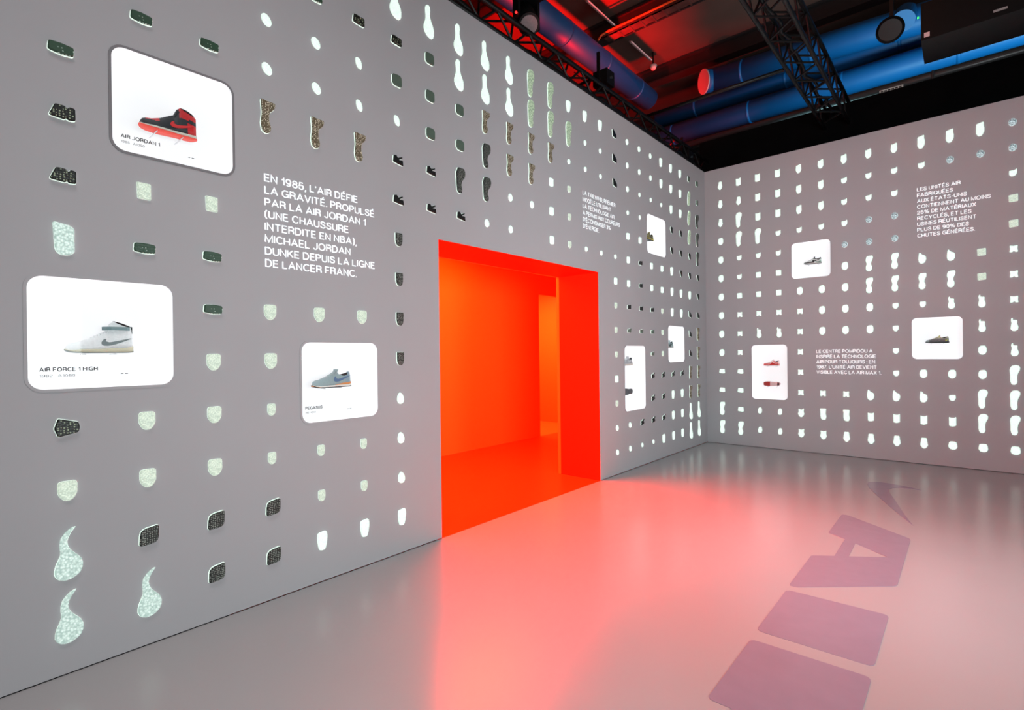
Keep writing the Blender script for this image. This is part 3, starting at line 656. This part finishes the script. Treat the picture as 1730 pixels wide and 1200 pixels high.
    for i in range(5):
        t = .36+i*.045; zt = f_hi(t); w = .020*g
        arc = [(-L/2+L*(t+.012*math.sin(q*PI/5)), -w+2*w*q/5, zt*1.0-.0085*g*(2*q/5-1)**2+.0015) for q in range(6)]
        xyz('lace', path_tube(arc, .0022*g, 5), lm, root)
    if spec.get('strap'):
        V = []; Fc = []
        zs, hgt = .128*g, .020*g; rn = 14
        for i in range(rn+1):
            a = -PI*0.9+2*PI*.9*i/rn
            x = L*(.24)+L*.215*math.cos(a); y = .042*g*math.sin(a); V += [(x, y, zs), (x, y, zs+hgt)]
        Fc = [(2*i, 2*i+2, 2*i+3, 2*i+1) for i in range(rn)]
        o = xyz('ankle_strap', (V, Fc), mat('shoe_'+spec['strap'][0], spec['strap'][1], .5), root)
        md = o.modifiers.new('thick', 'SOLIDIFY'); md.thickness = .004
        xyz('heel_tab', box(L*.452, L*.480, -.010*g, .010*g, .110*g, .150*g), mat('shoe_black_tab', (20, 24, 26), .6), root)
    if spec.get('wedge'):
        me = section_loft(L*.99, lambda t: f_mid(t)-.010*g, lambda t: f_mid(t)+(.0 if t < .5 else .012*g*min(1, (t-.5)*4)), g*1.0, power=.3)
        link('heel_wedge', me, root, mat('shoe_'+spec['wedge'][0], spec['wedge'][1], .6))
    if spec.get('tread'):
        import bmesh
        for tx0, tx1, cl in spec['tread']:
            P = []
            for q in range(9):
                t = tx0+(tx1-tx0)*q/8; P.append((-L/2+L*t, lerp_tab(WID, t)*g*.80))
            P = P+[(x, -y) for x, y in reversed(P)]
            V = [(x, y, -.003*g) for x, y in P]+[(x, y, .004*g) for x, y in P]; n = len(P)
            xyz('tread_pad', (V, [tuple(reversed(range(n)))]+[(i, (i+1) % n, n+(i+1) % n, n+i) for i in range(n)]), mat('shoe_'+cl[0], cl[1], .6), root)
    return root
blk = ('black_leather', (30, 36, 42)); red = ('red_leather', (196, 30, 36)); wht = ('white_leather', (236, 240, 242)); crm = ('cream_rubber', (216, 210, 184))
gry = ('blue_grey_mesh', (150, 168, 172)); drk = ('dark_rubber', (46, 50, 52))
zL = {'a': 3.055, 'b': 1.715, 'c': 1.420}
SPECS = {
 'a': dict(high=True, out=('red_rubber', (250, 84, 70)), mid=('offwhite_rubber', (214, 212, 200)), up=blk, sw=('red_stripe', (204, 36, 40)), lace=('black_lace', (34, 40, 46)), tongue=('black_tongue', (30, 34, 40)), lin=(40, 30, 32),
    patch=[('red_toe', (190, 44, 52), lambda t, z: .10 < t < .32 and z > .050), ('red_heel', (200, 30, 36), lambda t, z: t > .80 and z < .085), ('red_ankle', (190, 28, 34), lambda t, z: t > .66 and z > .112)]),
 'b': dict(high=True, out=('grey_rubber', (110, 116, 112)), mid=crm, up=wht, sw=('grey_stripe', (120, 132, 134)), lace=('white_lace', (225, 228, 230)), strap=('grey_strap', (120, 146, 150)), sole=.030, lin=(190, 195, 198)),
 'c': dict(out=('black_rubber', (40, 42, 44)), mid=('white_foam', (232, 232, 226)), up=gry, sw=('blue_stripe', (92, 116, 152)), lace=('grey_lace', (176, 190, 192)), wedge=('orange_foam', (222, 142, 82)), lin=(70, 84, 96), patch=[('suede_heel', (140, 160, 172), lambda t, z: t > .80)]),
 'd': dict(out=drk, mid=('yellow_foam', (214, 196, 70)), up=('olive_mesh', (120, 112, 48)), sw=('black_stripe', (24, 24, 22)), lace=('black_lace', (34, 40, 46)), lin=(40, 40, 36)),
 'e': dict(out=('tan_rubber', (176, 134, 104)), mid=('white_foam', (232, 232, 226)), up=('pale_grey_mesh', (168, 170, 176)), sw=('silver_stripe', (196, 198, 202)), lace=('white_lace', (225, 228, 230)), patch=[('grey_collar', (96, 102, 110), lambda t, z: t > .86 and z > .08)]),
 'e2': dict(out=('slate_rubber', (96, 100, 106)), mid=('slate_foam', (110, 114, 118)), up=('slate_mesh', (112, 116, 120)), lace=('grey_lace', (176, 190, 192)), tread=[(.06, .46, ('slate_pad', (84, 88, 94))), (.54, .94, ('slate_pad', (84, 88, 94)))]),
 'f': dict(out=drk, mid=('white_foam', (232, 232, 226)), up=('teal_grey_mesh', (150, 174, 176)), sw=('dark_teal_stripe', (50, 74, 78)), lace=('white_lace', (225, 228, 230)), lin=(60, 80, 84), patch=[('dark_mudguard', (44, 62, 66), lambda t, z: .30 < t < .62 and z < .06)]),
 'g': dict(out=('black_rubber', (40, 42, 44)), mid=('white_foam', (232, 232, 226)), up=('white_mesh', (222, 232, 230)), sw=('black_stripe', (24, 24, 22)), lace=('mint_lace', (186, 220, 214)), lin=(24, 26, 28), tongue=('black_tongue', (30, 34, 40)),
    patch=[('black_mudguard', (30, 32, 34), lambda t, z: z < .030+.034*max(0, t-.05) and t < .6), ('black_collar', (26, 28, 30), lambda t, z: t > .62 and z > .082), ('green_heel', (60, 110, 92), lambda t, z: t > .70 and z < .034)]),
 'h': dict(out=('pale_rubber', (206, 176, 170)), mid=('white_foam', (232, 232, 226)), up=('white_red_mesh', (226, 214, 214)), sw=('red_stripe', (204, 36, 40)), lace=('white_lace', (225, 228, 230)), patch=[('red_mudguard', (204, 34, 30), lambda t, z: .022 < z < .046 or (t > .64 and z > .076 and t < .8))]),
 'h2': dict(out=('pale_pink_rubber', (224, 190, 190)), mid=('dark_red_foam', (90, 40, 44)), up=('red_mesh', (160, 34, 34)), lace=('white_lace', (225, 228, 230)), tread=[(.05, .42, ('red_pad', (176, 44, 40))), (.56, .80, ('pink_pad', (230, 200, 200))), (.86, .97, ('maroon_pad', (60, 22, 28)))]),
 'i': dict(out=('black_rubber', (40, 42, 44)), mid=('charcoal_foam', (52, 56, 56)), up=('grey_gradient_mesh', (120, 118, 118)), lace=('neon_lace', (222, 218, 150)), tongue=('neon_tongue', (222, 218, 150)), lin=(200, 196, 150), sw=('neon_stripe', (176, 190, 80)), swpos=(.84, .97, .030),
    patch=[('pale_top', (186, 184, 164), lambda t, z: z > .078), ('light_toe', (140, 154, 154), lambda t, z: t < .16), ('dark_band', (92, 90, 92), lambda t, z: z < .045 and t > .2)]),
}
SL = {'a': 'black and red high-top sneaker with red sole in the high left niche', 'b': 'white high-top sneaker with grey ankle strap and cream sole in the leftmost niche',
 'c': 'low blue-grey running shoe with orange heel wedge, niche beside the doorway', 'd': 'yellow and black runner in the highest niche between doorway and corner',
 'e': 'pale grey runner, upper of two shoes in the tall niche beside doorway', 'e2': 'slate shoe turned to show its sole, lower half of niche beside doorway',
 'f': 'teal grey runner in the left wall niche nearest the corner', 'g': 'white runner with black collar and mudguard in the high right-wall niche',
 'h': 'white and red runner, upper of two in the tall right-wall niche', 'h2': 'red shoe turned to show its sole, lower half of tall right-wall niche',
 'i': 'grey gradient runner with neon lacing in the farthest right niche'}
def peg(k, h, z, d):
    o = xyz('peg', tube((h, d, z), (h, ND, z), .003, 8), m_clip, niche_root[k])
def put(k, nk, dh, z, L, tilt=0.0, d=0.15):
    s, a, b, z0, z1 = NICHE[nk]; hc = (a+b)/2+dh
    shoe(s, hc, z, d, L, SPECS[k], SL[k], tilt)
    zz = (z-z0-.0065) if not tilt else (z-z0-.055)
    for q in (-.07, .07): peg(nk, dh+q, zz, d-.03 if not tilt else d+.02)
put('a', 'a', 0.0, 3.085, .317); put('b', 'b', 0.0, 1.712, .318); put('c', 'c', 0.0, 1.432, .330)
put('d', 'd', 0.0, 3.44, .30, d=.14); put('e', 'e', 0.0, 1.49, .30, d=.14); put('e2', 'e', 0.0, 1.10, .30, tilt=-PI/2, d=.12)
put('f', 'f', 0.0, 1.745, .30, d=.14)
put('g', 'g', 0.0, 3.10, .262); put('h', 'h', 0.0, 1.41, .266); put('h2', 'h', 0.0, 1.10, .266, tilt=-PI/2, d=.12); put('i', 'i', 0.0, 1.755, .270)

# ------------------------------------------------------------------ trusses and ceiling gear
def truss(name, p0, p1, w, h, label, step, chord=.030, br=.014, sidevec=None):
    """box truss from p0 to p1 (p0 = one lower chord), w sideways along sidevec, h up"""
    p0 = Vector(p0); p1 = Vector(p1); sv = Vector(sidevec)*w; up = Vector((0, 0, h)); d = (p1-p0); L = d.length; d.normalize()
    root = empty(name, p0); tag(root, label, 'truss')
    Z = Vector((0, 0, 0))
    for o_ in (Z, sv, up, sv+up): xyz('chord', tube(o_, o_+d*L, chord, 10), m_black, root, True)
    n = int(L/step)
    for i in range(n):
        a = d*(i*step); b = d*((i+1)*step)
        for q0, q1 in ((Z, up), (sv, sv+up), (up, sv+up), (Z, sv)):
            s_, e_ = (q0, q1) if i % 2 == 0 else (q1, q0)
            xyz('brace', tube(a+s_, b+e_, br, 6), m_black, root)
    return root
truss('lighting_truss', (-0.03, -9.5, H+0.035), (-0.03, 0.25, H+0.035), 0.27, 0.235, 'black box truss running along the top of the left wall', 0.26, sidevec=(-1, 0, 0))
truss('lighting_truss', (1.90, -9.0, 5.30), (1.90, 0.22, 5.30), 0.33, 0.34, 'black box truss hanging across the room over the floor lettering', 0.30, chord=.026, sidevec=(1, 0, 0))
o = xyz('cross_pole', tube((-0.1, -2.2, 5.30), (1.87, -2.2, 5.30), .024, 10), m_black, None, True); tag(o, 'thin black pole joining the left wall truss to the hanging truss', 'pole')
o = xyz('black_pipe', tube((-0.6, 0.45, 5.76), (8, 0.45, 5.76), .055, 14), mat('satin_black_pipe', (60, 60, 62), .4, noise=.1), None, True); tag(o, 'thick satin black pipe above the drape over the right wall', 'pipe')
# label plate on the pipe
lp = empty('pipe_tag', (2.77, 0.37, 5.70)); tag(lp, 'small white label plate on the black pipe right of the hanging truss', 'label')
xyz('plate', box(-.15, .15, -.004, 0, -.025, .025), mat('white_tag', (200, 200, 196), .6), lp)
bars = [box(-.135+i*.046, -.135+i*.046+.034, -.0052, -.004, -.010, .010) for i in range(6)]
xyz('print', join(bars), mat('tag_print', (40, 40, 40), .7), lp)
# hanging rod
o = xyz('hanging_rod', tube((3.27, 0.36, 5.45), (3.27, 0.36, 5.80), .016, 8), mat('dull_steel', (96, 96, 98), .4, metal=.5), None, True); tag(o, 'short dull steel rod hanging before the black pipe', 'rod')

def duct(name, p0, p1, r, label, seams=3):
    p0 = Vector(p0); p1 = Vector(p1); root = empty(name, p0); tag(root, label, 'duct'); d = p1-p0
    xyz('duct_body', tube((0, 0, 0), d, r, 40), m_duct, root, True)
    L = d.length; u = d.normalized()
    for i in range(seams):
        q = u*(L*(i+.5)/seams); xyz('seam_ring', tube(q-u*.03, q+u*.03, r*1.03, 40), m_duct, root, True)
    return root
duct('air_duct', (-2.33, 2.5, 8.0), (-2.33, -3.36, 8.0), .25, 'dark blue air duct running along above the left wall', 4)
duct('air_duct', (-2.9, 3.2, 7.23), (10, 3.2, 7.23), .24, 'lowest bright blue air duct above the black drape', 7)
duct('air_duct', (-2.6, 3.6, 7.91), (10, 3.6, 7.91), .20, 'thin middle blue air duct behind the thick capped one', 6)
dC = duct('air_duct', (-0.95, 3.14, 8.22), (6.2, 2.85, 7.70), .27, 'thick upper blue air duct with its end facing left', 5)
xyz('stub', tube((3.75, -.28, -.16), (3.72, -.56, -.42), .19, 28), m_duct, dC, False)
nv = Vector((-.68, -.72, -.12)).normalized(); q0 = Vector((0, 0, 0))
xyz('elbow_end', tube(q0+nv*.02, q0+nv*.23, .268, 36), m_duct, dC, True)
xyz('end_cap', tube(q0+nv*.225, q0+nv*.25, .28, 36), mat('grey_end_cap', (190, 170, 170), .5), dC, False)
spot('red_cap_light', (-1.7, .6, 6.6), (-1.4, 3.0, 8.2), 260, (1.0, 0.01, 0.01), 26, 1.0, 0.05)
# elbow of the first duct: upright leg nearer the viewer
o = xyz('upright_duct', tube((-2.33, -3.65, 7.74), (-2.33, -3.65, 9.24), .27, 32), m_duct, None, True); tag(o, 'dark blue upright duct at the near end of the left duct', 'duct')

# cable tray with an orange pipe
ct = empty('cable_tray', (-2.3, .45, 8.55)); tag(ct, 'dark cable tray with an orange-lit pipe crossing the roof', 'cable tray')
xyz('tray', join([box(0, 6, -.12, .12, 0, .02), box(0, 6, -.12, -.10, 0, .09), box(0, 6, .10, .12, 0, .09)]), mat('rusty_tray', (74, 50, 44), .6, noise=.3, nscale=6), ct)
for i in range(24): xyz('rung', box(.1+i*.25, .14+i*.25, -.13, .13, -.012, .0), mat('rusty_tray', (74, 50, 44)), ct)
xyz('orange_pipe', path_tube([(-.02, -.30, -.12), (0, -.22, .0), (.15, -.19, .05), (2, -.18, .05), (6, -.18, .05)], .022, 8), mat('copper_pipe', (216, 96, 40), .4), ct, True)
# tube lights under the roof
def tube_light(p0, p1, label):
    p0 = Vector(p0); p1 = Vector(p1); root = empty('tube_light', p0); tag(root, label, 'tube light', 'slim tube lights under the roof')
    xyz('housing', tube((0, 0, .03), p1-p0+Vector((0, 0, .03)), .022, 8), mat('pale_housing', (150, 130, 130), .5), root)
    xyz('tube', tube((.05, 0, 0), p1-p0+Vector((.05, 0, 0)), .014, 8), mat('pale_tube', (220, 190, 190), .4, emit=(220, 170, 170), strength=.25), root)
tube_light((-2.30, -.35, 9.0), (-2.30, .75, 9.0), 'upper slim pale tube light, partly cut by the frame top')
tube_light((-2.32, 1.55, 9.0), (-2.32, 2.60, 9.0), 'lower slim pale tube light ending by a round white sensor')
sn = empty('round_sensor', (-2.32, 2.78, 8.95)); tag(sn, 'small round white sensor at the end of the slim tube light', 'sensor')
xyz('dome', tube((0, 0, -.10), (0, 0, 0), .05, 16, .10), mat('sensor_white', (226, 200, 196), .5), sn, True)
xyz('mount', tube((0, 0, 0), (0, 0, .34), .02, 8), m_black, sn)

# moving-head lamp on the left truss
mh = empty('moving_head_lamp', (-.16, -4.95, 5.52)); tag(mh, 'black stage lamp with a pale lens on the left wall truss', 'stage lamp')
mh.rotation_euler = (0, 0, 0)
ax = Vector((.42, -.32, -.62)).normalized()
xyz('body', tube(-ax*.26, ax*.16, .12, 24, .115), m_black, mh, True)
xyz('bezel', tube(ax*.155, ax*.175, .122, 24), m_black, mh)
xyz('lens', tube(ax*.172, ax*.182, .098, 24), mat('grey_lens', (140, 120, 122), .35, noise=.12, nscale=60), mh)
xyz('base', box(-.14, .14, -.16, .16, .24, .36), m_black, mh)
for s_ in (-1, 1): xyz('yoke_arm', box(-.04, .04, s_*.175-.02, s_*.175+.02, -.06, .26), m_black, mh)
xyz('status_light', tube((.02, -.20, -.03), (.02, -.215, -.03), .012, 10), mat('red_led', (255, 40, 30), .4, emit=(255, 40, 40), strength=3), mh)
# clamp boxes and small lamps on the left truss
for i, (yy, zz, lab) in enumerate(((-3.35, 5.42, 'black clamp box on the left truss where the rigging arm meets it'), (-.6, 5.10, 'black clamp box on the left truss close to the corner'))):
    cb = empty('clamp_box', (-.12, yy, zz)); tag(cb, lab, 'clamp')
    xyz('body', box(-.10, .12, -.10, .10, -.10, .10), m_black, cb)
    xyz('bolt', tube((.12, 0, 0), (.14, 0, 0), .02, 8), m_peg, cb)
    xyz('bracket', box(-.02, .02, -.13, -.10, -.18, .34), m_black, cb)
o = xyz('rigging_arm', tube((-.12, -3.6, 5.35), (-1.2, -2.6, 5.95), .022, 8), m_black, None, True); tag(o, 'slanting black rigging arm rising from the left truss towards the roof', 'rigging')
def cable(pts, r, label, m=m_black):
    o = xyz('cable', path_tube(pts, r, 6), m, None, True); tag(o, label, 'cable')
pts = []
for i in range(60): pts.append((-.05-.05*random.random(), -9.2+i*.155, 5.06+.05*random.random()+.03*math.sin(i*.7)))
cable(pts, .030, 'black cable bundle snaking inside the left wall truss')
pts = [(2.0+.08*random.random(), -8.5+i*.2, 5.36+.05*random.random()) for i in range(44)]
cable(pts, .02, 'black cable bundle lying inside the hanging truss')
cable([(1.88, -5.4, 5.5), (1.84, -5.3, 5.30), (1.86, -5.2, 5.20), (1.90, -5.1, 5.26), (1.92, -5.0, 5.36)], .008, 'loop of black cable hanging from the near left of the hanging truss')
cable([(-1.0, -2.75, 6.1), (-.86, -2.6, 5.92), (-.8, -2.5, 5.72), (-.86, -2.35, 5.62)], .008, 'thin curled black cable at the end of the rigging arm')
cable([(2.35, -.2, 8.6), (2.42, -.1, 8.2), (2.5, .0, 7.9)], .03, 'dark green strap hanging from the roof right of the truss', mat('green_strap', (10, 110, 50), .7))

# projector and speaker top right
pj = empty('projector', (3.22, -1.35, 5.50)); tag(pj, 'black projector box at the top right edge with a small white label', 'projector')
xyz('housing', box(0, 1.15, 0, .7, 0, .46), m_black, pj)
xyz('label_plate', box(.03, .085, -.004, 0, .03, .085), mat('pinkish_label', (220, 190, 190), .6), pj)
xyz('maker_plate', box(.66, .78, -.004, 0, .06, .085), mat('silver_plate', (150, 150, 150), .4), pj)
xyz('status_light', tube((-.02, .0, .30), (-.035, .0, .30), .012, 8), mat('green_led', (60, 255, 80), .4, emit=(60, 255, 80), strength=2), pj)
xyz('bracket', box(.4, .46, .3, .36, .46, 1.2), m_black, pj)
sp = empty('hanging_lamp', (2.93, -1.45, 5.72)); tag(sp, 'round black lamp hanging just left of the projector box', 'stage lamp')
xyz('body', tube((0, .1, .06), (0, -.12, -.06), .13, 22, .15), m_black, sp, True)
xyz('lens', tube((0, -.12, -.06), (0, -.13, -.066), .12, 22), mat('dark_lens', (8, 9, 9), .3), sp)
xyz('bracket', box(-.02, .02, .04, .08, .1, .9), m_black, sp)
